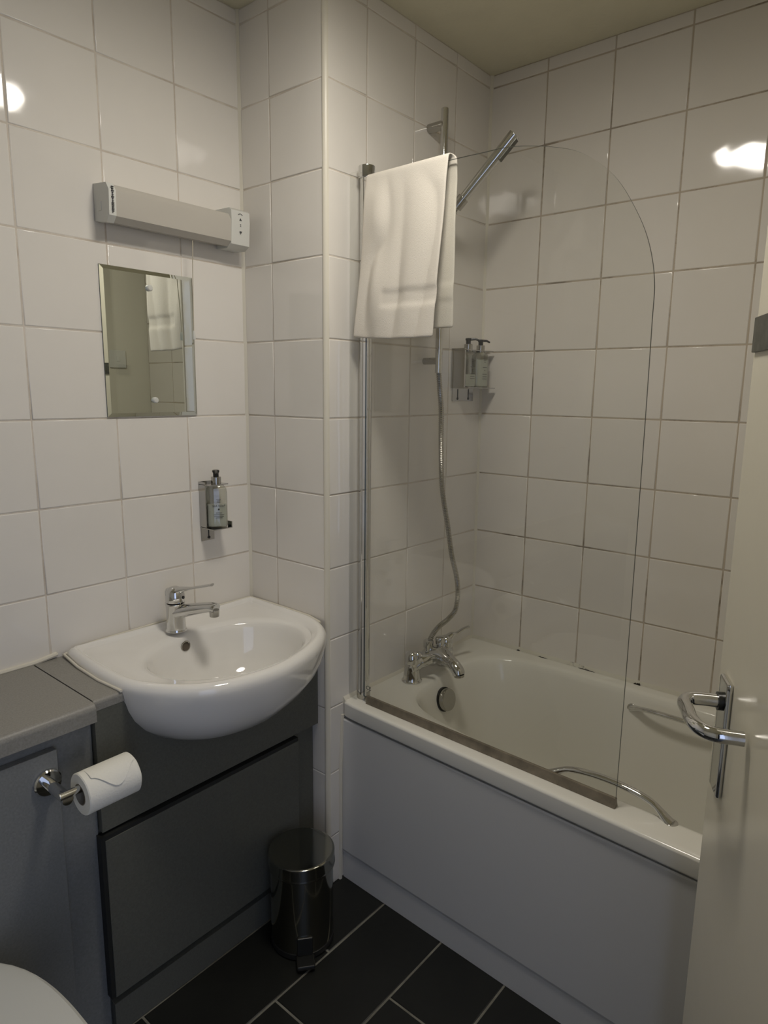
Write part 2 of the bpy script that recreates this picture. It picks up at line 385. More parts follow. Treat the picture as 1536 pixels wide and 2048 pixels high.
# overflow
ov = Vector((.368, -.463, -.857)); nn = Vector((0, -1, .22)).normalized(); u, v = frame_of(nn)
bm = B(); cyl(bm, ov-nn*.006, ov+nn*.014, .034, .034, 36, .004); of = obj('overflow_cover', bm, 'steel', bath); of['label'] = 'round chrome overflow cover'
bm = B(); cyl(bm, ov-nn*.01, ov-nn*.004, .037, .037, 32); obj('overflow_gasket', bm, 'black', bath)
bm = B(); lathe(bm, [(.032, -1.184), (.030, -1.180), (.012, -1.178)], (.40, -.70, 0), 28); obj('waste', bm, 'chrome', bath)
# grab handles set on the rim / inner wall
def grab(p0, p1, lift, side, label):
    p0, p1 = Vector(p0), Vector(p1); m0 = p0.lerp(p1, .18)+Vector(lift)*.8; m1 = p0.lerp(p1, .5)+Vector(lift)*1.05; m2 = p0.lerp(p1, .82)+Vector(lift)*.8
    pts = catmull([p0, m0, m1, m2, p1], 8); n = len(pts)
    rad = [.0085 if 4 < i < n-5 else .0085+.0055*(1-min(i, n-1-i)/5) for i in range(n)]
    bm = B(); tube(bm, pts, rad, 14, .8)
    for p in (p0, p1):
        cyl(bm, p+Vector(side)*.004, p-Vector(side)*.006, .015, .015, 18, .002)
    o = obj('grab_handle', bm, 'chrome', bath, sm=60); o['label'] = label
grab((.106, -.93, -.797), (.105, -1.205, -.797), (.012, 0, .035), (0, 0, -1), 'chrome grab handle on the near rim')
grab((.668, -.925, -.845), (.665, -1.22, -.845), (-.045, 0, .030), (1, 0, 0), 'chrome grab handle on the far inner side')
# panel
bm = B()
rings(bm, [[(x0, YC-.003, z), (x0+.012, YC-.003, z), (x0-.0245, YF+.003, z), (x0-.0365, YF+.003, z)] for x0, z in
           [(.060, -H+.001), (.060, -H+.085), (.056, -H+.095), (.056, -.850), (.058, -.846)]])
o = obj('side_panel', bm, 'panel', bath, sm=20); o['label'] = 'pale grey plastic side panel'

# ---------------------------------------------------------------- bath mixer tap
bt = thing('bath_mixer_tap', 'chrome two-handle bath mixer tap standing on the tap end rim', 'bath tap', (.38, -.385, -.792))
bm = B()
for x in (.292, .468):
    bm = B(); lathe(bm, [(.031, 0), (.031, .003), (.026, .010), (.0235, .035), (.021, .052), (.018, .055)], (x, -.388, -.7915), 28)
    obj('pillar', bm, 'chrome', bt)
bm = B()
tube(bm, catmull([(.275, -.388, -.748), (.31, -.390, -.745), (.35, -.395, -.738), (.38, -.398, -.735), (.41, -.395, -.738), (.45, -.390, -.745), (.485, -.388, -.748)], 5),
     [.018, .022, .023, .023, .023, .0225, .020, .021, .022, .024, .025, .027, .029, .030, .031, .031, .031, .030, .029, .027, .025, .024, .024, .023, .0225, .0225, .023, .023, .023, .022, .018][:31], 20, .95)
tube(bm, catmull([(.38, -.395, -.738), (.374, -.43, -.722), (.364, -.465, -.724), (.356, -.495, -.732), (.352, -.513, -.744), (.351, -.518, -.754)], 6),
     [.033-.0135*min(1, i/16) for i in range(31)], 20, .95)
obj('spout_body', bm, 'chrome', bt, sm=60)
bm = B(); cyl(bm, (.351, -.518, -.753), (.351, -.519, -.761), .0165, .0155, 20, .001); obj('aerator', bm, 'steel', bt)
def lever_handle(c, tip, name='lever_handle'):
    c = Vector(c); bm = B()
    lathe(bm, [(.019, 0), (.0215, .004), (.0225, .016), (.021, .028), (.015, .037), (.006, .041)], c, 24)
    t = Vector(tip); mid = c.lerp(t, .45)+Vector((0, 0, .016))
    pts = catmull([c+Vector((0, 0, .022)), c.lerp(t, .25)+Vector((0, 0, .026)), mid, c.lerp(t, .75)+Vector((0, 0, .010)), t], 5)
    n = len(pts); tube(bm, pts, [.017-.009*min(1, i/9) for i in range(n)], 14, [1-.55*min(1, i/9) for i in range(n)])
    return bm
obj('lever_handle', lever_handle((.292, -.388, -.738), (.318, -.455, -.705)), 'chrome', bt, sm=60)
obj('lever_handle', lever_handle((.468, -.388, -.738), (.545, -.425, -.680)), 'chrome', bt, sm=60)
bm = B(); lathe(bm, [(.019, 0), (.017, .008), (.013, .012), (.011, .016), (.0145, .018), (.015, .034), (.0125, .038), (.004, .039)], (.392, -.418, -.712), 24); obj('diverter_knob', bm, 'chrome', bt)
bm = B(); lathe(bm, [(.013, 0), (.013, .018), (.0155, .019), (.0155, .040), (.012, .042)], (.362, -.396, -.722), 24); obj('hose_outlet', bm, 'chrome', bt)

# ---------------------------------------------------------------- shower rail, handset, hose
sr = thing('shower_rail', 'chrome vertical shower riser rail fixed on two wall brackets above the taps', 'shower rail', (.415, YC, .79))
bm = B(); cyl(bm, (.411, -.373, .838), (.411, -.373, .125), .0105, None, 20, .0015); obj('rail', bm, 'chrome', sr)
for z in (.797, .160):
    bm = B(); cyl(bm, (.411, YC+.001, z), (.411, -.373, z), .0125 if z > .5 else .010, None, 20, .0015); obj('wall_bracket', bm, 'steel', sr)
hs = thing('shower_handset', 'slim chrome stick shower handset angled up from the rail behind the hanging towel', 'shower head', (.435, -.405, .59))
a0, a1 = Vector((.425, -.415, .585)), Vector((.470, -.560, .748)); d = (a1-a0).normalized()
bm = B(); cyl(bm, a0+d*.02, a1, .0125, .0165, 24, .002); obj('wand', bm, 'chrome', hs)
pd = (Vector((0, 0, -1))-d*Vector((0, 0, -1)).dot(d)).normalized()
bm = B(); obox(bm, a1-d*.038+pd*.0135, d, pd, d.cross(pd), .066, .007, .022, .002); obj('spray_face', bm, 'plate', hs)
bm = B(); cyl(bm, a0-d*.012, a0+d*.022, .010, .013, 20, .001); obj('hose_cone', bm, 'steel', hs)
bm = B(); obox(bm, (.415, -.385, .585), X_, Y_, Z_, .036, .034, .036, .006); cyl(bm, a0-d*.008, a0+d*.024, .0165, .0165, 20, .001); obj('slider_clamp', bm, 'steel', hs)
bm = B()
hp = catmull([a0-d*.010, (.420, -.385, .50), (.426, -.361, .36), (.427, -.360, .18), (.414, -.376, .09), (.400, -.394, .02), (.400, -.398, -.10), (.412, -.398, -.22), (.447, -.398, -.34), (.472, -.398, -.432), (.497, -.40, -.50), (.510, -.40, -.56),
              (.500, -.40, -.615), (.462, -.40, -.637), (.415, -.398, -.650), (.382, -.397, -.668), (.364, -.396, -.692), (.362, -.396, -.700)], 14)
# ribbed metal hose: resample evenly with alternating radius
L = [0]
for p, q in zip(hp, hp[1:]): L.append(L[-1]+(q-p).length)
step = .0027; pts = []; i = 0; s = 0
while s < L[-1]:
    while L[i+1] < s: i += 1
    t = (s-L[i])/(L[i+1]-L[i]); pts.append(hp[i].lerp(hp[i+1], t)); s += step
tube(bm, pts, [.0085 if (k//1) % 2 else .0068 for k in range(len(pts))], 10)
tag(obj('shower_hose', bm, 'steel', base=(.362, -.396, -.70), sm=25), 'ribbed metal shower hose hanging from the rail down to the bath tap', 'shower hose')

# ---------------------------------------------------------------- glass screen
gs = thing('bath_screen', 'frameless clear glass bath screen with curved corner and chrome pivot pole', 'bath screen', (.10, -.36, -.79))
def gx(y): return .092-.020*(-.37-y)      # plane of the pane
prof = [(-.372, -.775), (-1.1, -.775)]
top = [(-1.1, -.75), (-1.1, -.4), (-1.098, 0), (-1.096, .20), (-1.094, .28), (-1.076, .353), (-1.043, .419), (-1.002, .476), (-.945, .522), (-.885, .548), (-.785, .571), (-.70, .575), (-.62, .577), (-.372, .580)]
top = [(p.x, p.y) for p in catmull([(a, b, 0) for a, b in top], 5)]
poly = prof[:1]+[(-1.1, -.775)]+top
def plate_x(bm, poly, th, mi_edge=1):
    a = [bm.verts.new((gx(y)-th/2, y, z)) for y, z in poly]; b = [bm.verts.new((gx(y)+th/2, y, z)) for y, z in poly]
    bm.faces.new(a); bm.faces.new(b[::-1]); n = len(a)
    for i in range(n): bm.faces.new((a[i], a[(i+1) % n], b[(i+1) % n], b[i])).material_index = mi_edge
bm = B(); plate_x(bm, poly, .005); obj('glass_pane', bm, ['glass', 'glass_edge'], gs, sm=0)
bm = B(); cyl(bm, (.113, -.352, -.782), (.113, -.352, .600), .0165, None, 32, .001)
box(bm, .092, .098, -.376, -.362, -.775, .59); obj('pivot_pole', bm, 'chrome', gs)
for z0, z1, nm in ((.592, .622, 'pole_cap'), (-.795, -.772, 'pole_foot')):
    bm = B(); cyl(bm, (.113, -.352, z0), (.113, -.352, z1), .021 if z0 > 0 else .019, None, 32, .002); obj(nm, bm, 'chrome' if z0 > 0 else 'steel', gs)
bm = B(); box(bm, .0845, .0885, -.350, YC-.0005, -.79, .605); obj('wall_seal', bm, 'glass', gs, sm=0)
bm = B()
rings(bm, [[(gx(y)-.007, y, -.7915), (gx(y)+.010, y, -.7915), (gx(y)+.005, y, -.780), (gx(y)+.0035, y, -.770), (gx(y)-.0035, y, -.770), (gx(y)-.0045, y, -.780)] for y in (-.385, -.7, -1.101)])
o = obj('bottom_seal', bm, 'seal_dirty', gs)
text('safety_mark', 'CE', .016, 'ink', gs, (gx(-.388)-.0032, -.392, -.745), (0, -1, 0), (0, 0, 1))

# ---------------------------------------------------------------- towel over the screen
def towel():
    W0, W1 = -.378, -.625                       # y extents along the top edge
    topz = .586
    nu, nv = 36, 90
    front, back = .380, .368
    bm = B(); grid = []
    for i in range(nu+1):
        u = i/nu; col = []
        for j in range(nv+1):
            v = j/nv; s = v*(front+back+.02)       # path from front hem over the top to back hem
            if s < front: side, h = -1, front-s    # h below the top
            elif s < front+.02: side, h = 0, (s-front)/.02
            else: side, h = 1, s-front-.02
            y = W0+(W1-W0)*u
            fold = noise.noise(Vector((u*3.1, s*4.5, .3)))
            if side == -1:
                flare = (h/front)**2
                y = W0+.030*flare+(W1+.022*flare**.7-W0-.030*flare)*u
                wv = .008*math.sin(u*9+h*7)*(h/front)+.012*fold*min(1, h/.05)+.012*math.exp(-((u-.22)/.09)**2)*min(1, h/.12)*math.sin(h*17+.5)
                out = .009+abs(wv)*1.0+.010*(h/front)
                x = gx(y)-out; z = topz-h-.010*math.sin(min(1, u*1.6)*PI/2)*(h/front)**3
                if j == 0 or j == 1: pass
                band = h-.275
                if 0 < band < .030 and u > .36: x += .0035
            elif side == 0:
                a = h*PI; x = gx(y)-.009*math.cos(a); z = topz+.006*math.sin(a)
            else:
                x = gx(y)+.009+.010*abs(fold)*min(1, h/.05)+.004*math.sin(u*7)*h; z = topz-h
                y = W0+.01+(W1-.010-W0-.01)*u
                if 0 < h-.27 < .03: x -= .002
            z -= .006*u*(-1 if False else 1)*0
            col.append(bm.verts.new((x, y, z)))
        grid.append(col)
    for a, b in zip(grid, grid[1:]):
        for j in range(nv): bm.faces.new((a[j], b[j], b[j+1], a[j+1]))
    return bm
bm = towel()
tw = tag(obj('towel', bm, 'towel', base=(.08, -.5, .60), sm=180, rec=True), 'white terry hand towel draped over the top of the glass bath screen', 'towel')
md = tw.modifiers.new('thick', 'SOLIDIFY'); md.thickness = .0045; md.offset = 0
md = tw.modifiers.new('soft', 'SUBSURF'); md.levels = 1; md.render_levels = 1

# ---------------------------------------------------------------- cistern unit, worktop, vanity
cu = thing('cistern_cabinet', 'grey boxed-in cabinet behind the toilet with a raised access panel', 'cabinet', (-1.3, -.14, -H))
obj('carcass', box(B(), XL+.002, -.637, -.270, -.010, -H+.001, -.592), 'lit_laminate', cu, sm=20)
obj('access_panel', box(B(), -1.34, -.715, -.290, -.271, -1.26, -.622, .0015), 'lit_laminate', cu, sm=20)
def rounded_top(x0, x1, z0, z1, y0, y1, r=.014, n=6):
    poly = [(y1, z0), (y1, z1)]
    for k in range(n+1):
        a = k/n*PI/2; poly.append((y0+r-r*math.sin(a), z1-r+r*math.cos(a)))
    poly += [(y0, z0)]
    bm = B(); prism(bm, poly, 'x', x0, x1); return bm
wt = tag(obj('worktop', rounded_top(XL+.003, -.6375, -.591, -.553, -.302, -.003), 'worktop', base=(-1.3, -.15, -.59), sm=40), 'grey speckled worktop over the toilet cistern cabinet, left of the basin', 'worktop')
vu = thing('vanity_cabinet', 'dark grey vanity cabinet with one door, under the white basin', 'cabinet', (-.32, -.14, -H))
bm = B(); box(bm, -.634, -.616, -.264, -.010, -H+.001, -.60); box(bm, -.020, -.003, -.262, -.010, -H+.001, -.75); box(bm, -.616, -.020, -.264, -.246, -H+.001, -.84); box(bm, -.616, -.020, -.246, -.010, -H+.10, -H+.118)
obj('carcass', bm, 'grey_laminate', vu, sm=20)
bm = B(); poly = [(-.634, -.851), (-.634, -.577), (-.570, -.577), (-.558, -.598), (-.53, -.618), (-.47, -.648), (-.37, -.680), (-.25, -.695), (-.12, -.700), (-.04, -.675), (-.003, -.640), (-.003, -.851)]
prism(bm, poly, 'y', -.284, -.266); obj('fascia', bm, 'grey_laminate', vu, sm=20)
obj('top_strip', rounded_top(-.6335, -.566, -.5765, -.554, -.2845, -.003, .010), 'worktop', vu, sm=40)
vd = obj('door', box(B(), -.633, -.085, -.292, -.266, -1.252, -.868, .0008), 'grey_laminate', vu, sm=20)
bm = B(); prism(bm, [(-.6335, -1.252), (-.642, -1.252), (-.642, -.858), (-.085, -.858), (-.085, -.8675), (-.6335, -.8675)], 'y', -.2905, -.2712); e_ = obj('door_shade_strip', bm, 'door_shade', vd, sm=20)  # dark strip drawing the shadow band left of and above the vanity door
obj('plinth', box(B(), -.634, -.004, -.285, -.268, -H+.001, -1.275, .001), 'grey_laminate', vu, sm=20)

# ---------------------------------------------------------------- basin
bs = thing('wash_basin', 'white ceramic semi-recessed wash basin with rounded front, on the vanity cabinet', 'basin', (-.29, -.22, -.72))
outl = [(-.562, -.004), (-.572, -.10), (-.576, -.20), (-.572, -.275), (-.556, -.325), (-.520, -.384), (-.465, -.434), (-.39, -.464), (-.29, -.474), (-.19, -.452), (-.115, -.418), (-.06, -.375), (-.024, -.322), (-.005, -.25), (-.003, -.12), (-.003, -.004)]
oc = catmull([(a, b, 0) for a, b in outl], 12)
C0 = Vector((-.30, -.215, 0))
def radial(curve, ang):
    """distance from C0 to polyline along direction ang"""
    d = Vector((math.cos(ang), math.sin(ang), 0)); best = None
    n = len(curve)
    for i in range(n):
        a = curve[i]-C0; b = curve[(i+1) % n]-C0; e = b-a
        den = d.x*e.y-d.y*e.x
        if abs(den) < 1e-9: continue
        t = (a.x*e.y-a.y*e.x)/den; s = (a.x*d.y-a.y*d.x)/den
        if t > 0 and -1e-6 <= s <= 1+1e-6 and (best is None or t > best): best = t
    return best
NA = 144; AN = [2*PI*i/NA for i in range(NA)]
R0 = [radial(oc, a) for a in AN]
def bring(sc, z, inset=0, zf=None):
    return [C0+Vector((math.cos(a), math.sin(a), 0))*(max(.001, R0[i]*sc-inset))+Vector((0, 0, z if zf is None else z+zf(a))) for i, a in enumerate(AN)]
bc = Vector((-.270, -.250, 0))    # bowl centre
def bowl(hx, hy, z, n=2.2, c=bc):
    out = []
    for a in AN:
        co, si = math.cos(a), math.sin(a); r = (abs(co/hx)**n+abs(si/hy)**n)**(-1/n); out.append(Vector((c.x+r*co, c.y+r*si, z)))
    return out
def mix(r1, r2, t): return [a.lerp(b, t) for a, b in zip(r1, r2)]
under = [(.12, -.745), (.34, -.736), (.55, -.718), (.72, -.692), (.84, -.662), (.92, -.632), (.965, -.604), (.99, -.578), (1.0, -.560)]
rs = [bring(s, z) for s, z in under]
rs += [bring(1.0, -.549), bring(1.0, -.541, .004), bring(1.0, -.536, .010), bring(1.0, -.534, .017), bring(1.0, -.5355, .024), bring(1.0, -.541, .031)]
inner = bowl(.204, .153, -.560, 2.05)
shelf = bring(1.0, -.5455, .037)
shoulder = bowl(.217, .166, -.551, 2.2)
rs += [shelf, mix(shelf, shoulder, .5), mix(shelf, shoulder, .85), shoulder, bowl(.209, .159, -.5545, 2.1), inner, bowl(.199, .148, -.572, 2.05), bowl(.192, .142, -.598, 2), bowl(.178, .127, -.638, 2), bowl(.145, .102, -.672, 2), bowl(.10, .07, -.692, 2), bowl(.05, .04, -.699, 2), bowl(.022, .022, -.701, 2)]
bm = B(); rings(bm, rs); obj('basin_body', bm, 'ceramic', bs, sm=70)
bm = B(); on = Vector((.05, -1, .35)).normalized(); oc2 = Vector((-.303, -.1075, -.580))
cyl(bm, oc2-on*.004, oc2+on*.0012, .0115, .0115, 24); obj('overflow_hole', bm, 'hole', bs)
bm = B(); tube(bm, [oc2+on*.0015+Vector((math.cos(t)*.0125, 0, math.sin(t)*.0125)) for t in [2*PI*k/24 for k in range(25)]], .0018, 8, cap=False); obj('overflow_ring', bm, 'steel', bs)
bm = B(); lathe(bm, [(.024, -.7005), (.022, -.6975), (.008, -.696)], (bc.x, bc.y, 0), 24); obj('waste', bm, 'chrome', bs)
bm = B(); tube(bm, [(-.574, -.285, -.552), (-.580, -.20, -.552), (-.577, -.10, -.551), (-.568, -.012, -.548), (-.50, -.004, -.541), (-.25, -.004, -.537), (-.008, -.004, -.539), (-.004, -.10, -.540), (-.004, -.25, -.542), (-.012, -.305, -.546)], .0034, 8)
obj('sealant_bead', bm, 'silicone', bs, sm=60)
# basin tap
tp = thing('basin_mixer_tap', 'chrome single-lever mixer tap at the back of the wash basin', 'basin tap', (-.308, -.078, -.541))
bm = B(); c = Vector((-.308, -.078, -.542))
lathe(bm, [(.027, 0), (.027, .003), (.0245, .007), (.0235, .03), (.0235, .055), (.0245, .068), (.0240, .074), (.018, .076)], c, 32); 
sp = catmull([c+Vector((0, 0, .048)), c+Vector((.012, -.03, .057)), c+Vector((.028, -.065, .066)), c+Vector((.040, -.098, .073)), c+Vector((.045, -.112, .071))], 6)
tube(bm, sp, [.0235-.0075*min(1, i/16) for i in range(len(sp))], 20, .8); obj('tap_body', bm, 'chrome', tp, sm=50)
bm = B(); q = c+Vector((.043, -.106, .062)); cyl(bm, q+Vector((0, 0, .006)), q-Vector((0, 0, .012)), .0125, .012, 20, .001); obj('aerator', bm, 'steel', tp)
bm = B(); k = c+Vector((0, 0, .077))
lathe(bm, [(.0235, 0), (.0245, .004), (.0245, .016), (.0225, .028), (.016, .036), (.006, .040)], k, 32)
lv = catmull([k+Vector((-.004, .010, .016)), k+Vector((.004, -.012, .030)), k+Vector((.018, -.045, .040)), k+Vector((.032, -.080, .049)), k+Vector((.042, -.102, .055))], 6)
tube(bm, lv, [.021-.0115*min(1, i/12) for i in range(len(lv))], 16, [1-.65*min(1, i/12) for i in range(len(lv))]); obj('lever', bm, 'chrome', tp, sm=60)
bm = B(); dd = Vector((.36, -.9, 0)).normalized(); cyl(bm, k+dd*.022+Vector((0, 0, .013)), k+dd*.0262+Vector((0, 0, .013)), .004, .004, 16); obj('lever_screw_cap', bm, 'black', tp)
bm = B(); cyl(bm, c+Vector((-.004, .028, .036)), c+Vector((-.004, .028, .062)), .004, .006, 12); lathe(bm, [(.004, .058), (.0075, .062), (.0075, .070), (.003, .073)], c+Vector((-.004, .028, 0)), 14); obj('waste_knob', bm, 'chrome', tp)

# ---------------------------------------------------------------- mirror
mr = thing('wall_mirror', 'frameless rectangular mirror with two screw caps on the tiled wall above the basin', 'mirror', (-.294, -.004, .178))
bm = B()
x0, x1, z0, z1 = -.4185, -.1695, .003, .3525
rings(bm, [[(x0, -.0005, z0), (x1, -.0005, z0), (x1, -.0005, z1), (x0, -.0005, z1)], [(x0, -.0035, z0), (x1, -.0035, z0), (x1, -.0035, z1), (x0, -.0035, z1)]], cap1=False, mi=1)
def rr(i, y): return [(x0+i, y, z0+i), (x1-i, y, z0+i), (x1-i, y, z1-i), (x0+i, y, z1-i)]
rings(bm, [rr(0, -.0035), rr(.009, -.0052)], cap0=False, cap1=True, mi=0)
obj('mirror_glass', bm, ['mirror', 'mirror_edge'], mr, sm=0)
for x, z in ((-.2945, .3125), (-.293, .0425)):
    bm = B(); lathe(bm, [(.0075, -.005), (.0075, -.010), (.0055, -.0125), (.002, -.013)], (x, 0, z), 20, 'y'); obj('screw_cap', bm, 'white_plastic', mr)

# ---------------------------------------------------------------- shaver light
sl = thing('shaver_light', 'white strip shaver light with socket end caps, high on the wall above the mirror', 'wall light', (-.21, 0, .48))
def fix_prof(e=0): return [(-.001, .445-e), (-.050-e, .437-e), (-.064-e, .449), (-.067-e, .500+e), (-.056-e, .516+e), (-.001, .522+e)]
bm = B(); prism(bm, fix_prof(), 'x', -.4025, -.088); obj('diffuser', bm, 'diffuser', sl, sm=40)
bm = B(); prism(bm, fix_prof(.0015), 'x', -.419, -.402); ec = obj('end_cap', bm, 'white_plastic', sl, sm=40)
bm = B(); prism(bm, [(-.001, .436), (-.046, .433), (-.064, .443), (-.0685, .500), (-.0675, .525), (-.060, .531), (-.001, .533)], 'x', -.0885, -.030); obj('end_cap', bm, 'white_plastic', sl, sm=40)
bm = B(); box(bm, -.421, -.410, -.034, -.018, .462, .482, .002); obj('socket_cover', bm, 'white_plastic', sl)
# printed marks: two-way arrows, tick, numeral
def tri(cx_, cz, s, up):
    y = -.0690; p = [(cx_-s, y, cz), (cx_+s, y, cz), (cx_, y, cz+(s*1.6 if up else -s*1.6))]
    r = [(a, y+.0006, c_) for a, _, c_ in p]; rings(bm, [p, r])
for cz_, up_ in ((.502, True), (.476, False)):
    bm = B(); tri(-.060, cz_, .004, up_); obj('arrow_mark', bm, 'ink', sl, sm=0)
bm = B()
for kx in range(5): box(bm, -.067+kx*.003, -.0655+kx*.003, -.0690, -.0672, .518-abs(kx-2)*.0012, .520-abs(kx-2)*.0012)
obj('curved_mark', bm, 'ink', sl, sm=0)
text('voltage_mark', '2', .009, 'ink', sl, (-.060, -.0686, .4905), (1, 0, 0), (0, 0, 1))
bm = B()
random.seed(3)
for kz in range(13):
    z = .456+kz*.0042; w = random.uniform(.0012, .003)
    box(bm, -.4105-w, -.4105+w, -.0700, -.0675, z, z+.0026)
obj('label_print', bm, 'ink', sl, sm=0)
pc = tag(obj('pull_cord', tube(B(), catmull([(-.192, -.045, .441), (-.192, -.040, .35), (-.190, -.034, .26), (-.190, -.033, .215)], 4), .0011, 6), 'cord', base=(-.192, -.045, .441)), 'thin cord switch hanging from the shaver light beside the mirror', 'pull cord')
bm = B(); lathe(bm, [(.0015, .218), (.0035, .212), (.0042, .200), (.0036, .196)], (-.190, -.033, 0), 12); obj('cord_pull', bm, 'white_plastic', pc)

# ---------------------------------------------------------------- soap dispensers
def bottle(parent, cx_, cy_, z0, h, hw, face, spout, label_word=None, full=.6, ldir=(0, -1, 0)):
    """flattened pump bottle: hw half width, face = direction its front looks"""
    f = Vector(face).normalized(); s = Vector((-f.y, f.x, 0)); c = Vector((cx_, cy_, 0))
    n = 32
    def rg(k, z, kd=1): return [c+s*(hw*k*abs(math.cos(a))**.75*(1 if math.cos(a) > 0 else -1))+f*(hw*.62*k*kd*abs(math.sin(a))**.75*(1 if math.sin(a) > 0 else -1))+Vector((0, 0, z)) for a in [2*PI*i/n for i in range(n)]]
    bm = B(); rings(bm, [rg(.90, z0), rg(.98, z0+.004), rg(1, z0+.012), rg(1, z0+h*.80), rg(.93, z0+h*.90), rg(.75, z0+h*.96), rg(.45, z0+h)]); obj('bottle_body', bm, 'bottle', parent, sm=50)
    bm = B(); rings(bm, [rg(.88, z0+.003), rg(.93, z0+.012), rg(.93, z0+h*full)]); obj('liquid', bm, 'liquid', parent, sm=50)
    top = z0+h
    bm = B(); lathe(bm, [(.0125, top-.002), (.0135, top), (.0135, top+.019), (.0125, top+.020)], c, 24); obj('collar', bm, 'steel', parent)
    bm = B(); lathe(bm, [(.0075, top+.019), (.0075, top+.030), (.0095, top+.033), (.0095, top+.037), (.007, top+.0385)], c, 20)
    if spout:
        sd = Vector(spout).normalized(); tube(bm, [c+Vector((0, 0, top+.0345)), c+sd*.022+Vector((0, 0, top+.0352)), c+sd*.034+Vector((0, 0, top+.031))], [.0045, .0035, .0028], 10)
    obj('pump', bm, 'black', parent)
    return f, s, c
da = thing('soap_dispenser', 'clear pump soap bottle in a steel wall bracket above the basin tap', 'soap dispenser', (-.145, 0, -.34))
bm = B(); box(bm, -.170, -.128, -.003, -.0005, -.342, -.176, .0006); box(bm, -.172, -.1695, -.030, -.0005, -.300, -.176, .0006)
obj('back_plate', bm, 'steel', da, sm=20)
bm = B(); box(bm, -.172, -.110, -.062, -.001, -.304, -.3015, .0005); box(bm, -.1125, -.1095, -.062, -.045, -.303, -.286, .0005); obj('shelf', bm, 'steel', da, sm=20)
bm = B(); box(bm, -.172, -.112, -.052, -.001, -.184, -.1815, .0005); obj('neck_ring', bm, 'steel', da, sm=20)
f, s, c = bottle(da, -.140, -.036, -.300, .118, .028, (-.55, -.83, 0), (-.55, -.83, 0), full=.52)
lo = f*.0177
lx = -s if (-s).x > 0 else s
text('bottle_lettering', 'SEA KELP', .0085, 'ink', da, c+lo+lx*.004+Vector((0, 0, -.240)), lx, (0, 0, 1), .0001)
bm = B()
for k, (w, z) in enumerate([(.006, -.222), (.005, -.226), (.005, -.230), (.008, -.259), (.014, -.264), (.013, -.269), (.009, -.273)]):
    obox(bm, c+lo+lx*.004+Vector((0, 0, z)), lx, f, Z_, w*2, .0004, .0011)
cyl(bm, c+lo+lx*.004+Vector((0, 0, -.2495)), c+lo+f*.0004+lx*.004+Vector((0, 0, -.2495)), .0026, None, 12)
obj('bottle_print', bm, 'ink', da, sm=0)
bm = B(); cyl(bm, (-.146, -.0045, -.334), (-.146, -.003, -.334), .004, None, 14); box(bm, -.1475, -.1455, -.0045, -.003, -.333, -.306); obj('lock_slot', bm, 'black', da)
dc = thing('double_soap_bracket', 'steel wall bracket on the tap end wall holding two pump bottles', 'bottle bracket', (.61, YC, .04))
bm = B(); box(bm, .560, .680, YC-.003, YC-.0005, .042, .205, .0006); box(bm, .552, .560, YC-.050, YC-.0005, .085, .205, .0006); obj('back_plate', bm, 'steel', dc, sm=20)
bm = B(); box(bm, .552, .712, YC-.066, YC-.001, .083, .0855, .0005); obj('shelf', bm, 'steel', dc, sm=20)
bm = B(); box(bm, .552, .712, YC-.056, YC-.001, .199, .2020, .0005); obj('neck_ring', bm, 'steel', dc, sm=20)
for x in (.588, .650):
    bm = B(); box(bm, x, x+.002, YC-.0045, YC-.003, .052, .080); cyl(bm, (x+.001, YC-.0045, .050), (x+.001, YC-.003, .050), .004, None, 12)
    obj('lock_slot', bm, 'black', dc)
for nm, x, wh in (('left', .590, 0), ('right', .662, 1)):
    t = thing('pump_bottle', 'clear pump bottle standing at the %s of the double bracket in the shower corner' % nm, 'bottle', (x, YC-.037, .086), 'pump bottles in the shower bracket')
    f, s, c = bottle(t, x, YC-.037, .0865, .112, .029, (-.35, -.93, 0), (.5, -.87, 0) if wh == 0 else (.9, -.4, 0), full=.78 if wh else .35)
    lx = s if s.x > 0 else -s; lo = f*.0182
    bm = B()
    for w, z in [(.006, .172), (.005, .166), (.010, .150), (.003, .140), (.011, .128), (.010, .120), (.011, .113)]:
        obox(bm, c+lo+lx*.006+Vector((0, 0, z)), lx, f, Z_, w*1.6, .0004, .0012)
    obj('bottle_print', bm, 'ink', t, sm=0)

# ---------------------------------------------------------------- toilet roll and holder
hl = thing('toilet_roll_holder', 'chrome toilet roll holder fixed on the grey cistern cabinet panel', 'roll holder', (-.738, -.290, -.681))
bm = B(); lathe(bm, [(.0265, -.290), (.0265, -.296), (.024, -.299), (.012, -.300)], (-.738, 0, -.681), 36, 'y'); obj('flange', bm, 'chrome', hl)
bm = B(); cyl(bm, (-.738, -.298, -.681), (-.738, -.378, -.681), .011, .011, 20, .001); obj('post', bm, 'chrome', hl)
bm = B(); cyl(bm, (-.752, -.372, -.673), (-.598, -.372, -.673), .0075, .0075, 20, .001); obj('bar', bm, 'chrome', hl)
rl = thing('toilet_roll', 'part-used white toilet roll hanging on the chrome bar', 'toilet roll', (-.66, -.372, -.684))
def rollmesh(r0, r1, x0, x1, cy_, cz, n=48, wob=0):
    bm = B(); rs = []
    for x, r in ((x0, r0), (x0, r1-.002), (x0+.002, r1), (x1-.002, r1), (x1, r1-.002), (x1, r0)):
        rs.append([(x, cy_+(r+wob*noise.noise(Vector((math.cos(a)*2, math.sin(a)*2, x*20))))*math.cos(a), cz+(r+wob*noise.noise(Vector((math.cos(a)*2, math.sin(a)*2, x*20))))*math.sin(a)) for a in [2*PI*i/n for i in range(n)]])
    rings(bm, rs, False, False); return bm
obj('paper', rollmesh(.0205, .0405, -.713, -.608, -.372, -.6855, wob=.0012), 'paper', rl, sm=40)
bm = B(); rs = []
